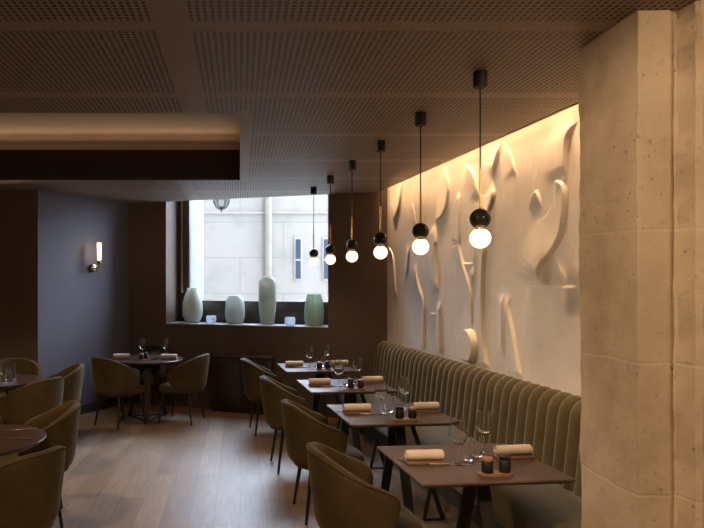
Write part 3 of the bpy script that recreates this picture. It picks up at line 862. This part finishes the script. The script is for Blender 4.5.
# ------------------------------------------------------------------ vases on the sill
def on_sill(x, dd):   # x: photo column, dd: distance into the window niche
    k = (x-240)/640
    # W(s,dd).x / W(s,dd).y = k
    s = (k*NY*(CW+dd) - NX*(CW+dd))/(TX - k*TY)
    return W(s, dd, 1.1475)
g = 'glass vases on the window sill'
def vase(name, x, dd, prof, mat, label, cat='vase', mod=None, n=48):
    o = ob(name, lathe(name, prof, n, mod), M[mat], None, on_sill(x, dd)); tag(o, label, cat, g); return o
def vprof(pts, th=.006):   # outer profile bottom to top, then back down inside
    zs_ = np.linspace(pts[1][1], pts[-1][1], 44); a_ = np.array(pts)
    rr_ = np.interp(zs_, a_[:,1], a_[:,0])
    for _ in range(3): rr_[1:-1] = (rr_[:-2] + 2*rr_[1:-1] + rr_[2:])/4
    pts = [pts[0]] + [(float(r), float(z)) for r, z in zip(rr_, zs_)]
    inn = [(max(.004, r-th), z) for r, z in reversed(pts)]
    inn[-1] = (inn[-1][0], pts[0][1]+.012)
    return [(0, pts[0][1])] + pts + inn + [(0, pts[0][1]+.012)]
vase('glass_vase', 192.6, .20, vprof([(.075,0),(.105,.02),(.138,.10),(.144,.17),(.139,.27),(.118,.36),(.092,.425),(.074,.452),(.076,.475),(.081,.485)]), 'vasegrey', 'big rounded pear-shaped frosted vase at the left end of the window sill')
vase('glass_vase', 235, .20, vprof([(.085,0),(.112,.015),(.133,.09),(.137,.17),(.131,.26),(.118,.325),(.098,.362),(.086,.376),(.080,.382)]), 'vaseblue', 'rounded frosted vase with horizontal ridges, second vase on the sill', mod=lambda r, z, a: r*(1+.014*math.sin(z*190)))
tall = thing('glass_vase', 'tallest vase on the sill, frosted above and clear below', 'vase', on_sill(267.4, .20), 0, g)
ob('clear_lower_body', lathe('lower', [(0,0),(.08,0),(.092,.01),(.105,.12),(.116,.24),(.119,.335),(.112,.335),(.108,.24),(.098,.12),(.085,.02),(0,.018)], 48), M['vaseclear'], tall)['label'] = 'clear smoky lower body'
ob('frosted_upper_body', lathe('upper', [(.119,.335),(.119,.50),(.114,.57),(.100,.605),(.08,.622),(.07,.635),(.074,.645),(.068,.645),(.064,.633),(.075,.615),(.095,.598),(.108,.565),(.112,.50),(.112,.335),(.119,.335)], 48), M['vasegrey'], tall)['label'] = 'frosted pale upper body'
vase('glass_vase', 314.2, .17, vprof([(.095,0),(.112,.01),(.124,.08),(.127,.16),(.122,.25),(.105,.35),(.09,.40),(.088,.41)]), 'vasegreen', 'pale green fluted vase at the right end of the window sill', mod=lambda r, z, a: r*(1+.028*math.cos(a*11)), n=66)
cprof = vprof([(.04,0),(.05,.006),(.068,.03),(.072,.06),(.066,.095),(.062,.108)], .006)
vase('glass_cup', 211.2, .10, cprof, 'cupwhite', 'small milky glass cup between the left two vases on the sill', 'cup')
vase('glass_cup', 290, .10, cprof, 'cupwhite', 'small milky glass cup beside the pale green vase', 'cup')

# ------------------------------------------------------------------ light
def area(name, loc, size, sizey, col, power, rot, spread=PI):
    l = bpy.data.lights.new(name, 'AREA'); l.shape = 'RECTANGLE'; l.size = size; l.size_y = sizey; l.color = col; l.energy = power; l.spread = spread
    o = bpy.data.objects.new(name, l); C.objects.link(o); o.location = loc; o.rotation_euler = rot; return o
def aim(o, d): o.rotation_euler = Vector(d).to_track_quat('-Z', 'Y').to_euler()
def aim_x(o, d): o.rotation_euler = (PI + math.atan2(-d[1], d[2]), 0, 0)   # long side stays along X
# LED line in the slot between ceiling and plaster wall
o = area('led_slot', R(2.495, 5.25, 2.89), .02, 4.7, (1,.60,.29), 9, (0,0,PHI))
for tilt, sprd, pw in ((3.0, 13, 1.8), (9, 46, 7.0)):   # wall-washing optics of the LED line
    o = area('led_slot', R(2.495, 5.25, 2.895), .02, 4.7, (1,.60,.30), pw, (0,0,0), math.radians(sprd))
    o.rotation_euler = (Matrix.Rotation(PHI, 3, 'Z') @ Matrix.Rotation(-math.radians(tilt), 3, 'Y')).to_euler()
# LED line on the recess ledge
for y_, w_, q_ in ((7.03, 6.0, -.9), (7.30, 3.4, 0)): aim_x(area('led_recess', (-3, y_, 3.165), 5.9, .04, (1,.64,.38), w_, (0,0,0)), (0, q_, 1))
# added warm spots without fixtures, brightening pillar, chairs, floor and relief wall
def spot(loc, to, col, power, size=1.9, r=.05, blend=.6):
    l = bpy.data.lights.new('added_spot', 'SPOT'); l.color = col; l.energy = power; l.spot_size = size; l.spot_blend = blend; l.shadow_soft_size = r
    o = bpy.data.objects.new('added_spot', l); C.objects.link(o); o.location = loc; aim(o, Vector(to)-Vector(loc)); return o
warm = (1,.67,.40)
spot((-.75,1.6,2.78), (1.70,2.75,1.35), warm, 185, 1.15, blend=.7)
spot((-1.95,4.1,2.80), (-1.6,4.1,0), warm, 110, 2.2)
spot((-2.75,5.9,2.80), (-2.3,6.1,0), warm, 80, 1.6)
spot((-.6,.6,2.80), (-.8,2.2,0), warm, 120, 1.9)
spot((-2.95,7.15,2.80), R(2.5,4.8,2.2), (1,.78,.55), 520, .66, r=.2, blend=1.0)
spot((2.3,.2,2.78), (1.9,2.6,1.2), warm, 135, 1.9)
for k in range(6):   # added spot under each globe, for the light it throws down
    c_ = R(1.585+.002*k, 3.225+.834*k, 1.885)
    spot(c_, c_-Vector((0,0,1)), (1,.72,.46), 9, 2.7, r=.05, blend=1.0)
# sconce and pendants carry their own light (emissive globes)
w = bpy.data.worlds.new('sky'); S.world = w; w.use_nodes = True
bg = w.node_tree.nodes['Background']; bg.inputs[0].default_value = (.66,.79,1.0,1); bg.inputs[1].default_value = 27.0
# portal: tells the renderer where the sky enters
pl_ = bpy.data.lights.new('window_portal', 'AREA'); pl_.shape = 'RECTANGLE'; pl_.size = 2.2; pl_.size_y = 2.1; pl_.cycles.is_portal = True
po = bpy.data.objects.new('window_portal', pl_); C.objects.link(po); po.location = W((SL+SR)/2, .5, 2.4); aim(po, (-NX,-NY,0))

# ------------------------------------------------------------------ camera
cam = bpy.data.cameras.new('camera'); co = bpy.data.objects.new('camera', cam); C.objects.link(co)
co.location = (0,0,CAM_H); co.rotation_euler = (PI/2,0,0)
cam.sensor_width = 36; cam.sensor_fit = 'HORIZONTAL'; cam.lens = 640/704*36
cam.shift_x = (352-240)/704; cam.shift_y = (281-264)/704
cam.clip_start = .05
S.camera = co
S.view_settings.view_transform = 'Standard'; S.view_settings.look = 'None'; S.view_settings.exposure = 0.08; S.view_settings.gamma = 1
S.view_settings.use_curve_mapping = False
S.cycles.use_denoising = True
S.cycles.max_bounces = 12; S.cycles.diffuse_bounces = 6; S.cycles.transparent_max_bounces = 32
S.cycles.sample_clamp_indirect = 0
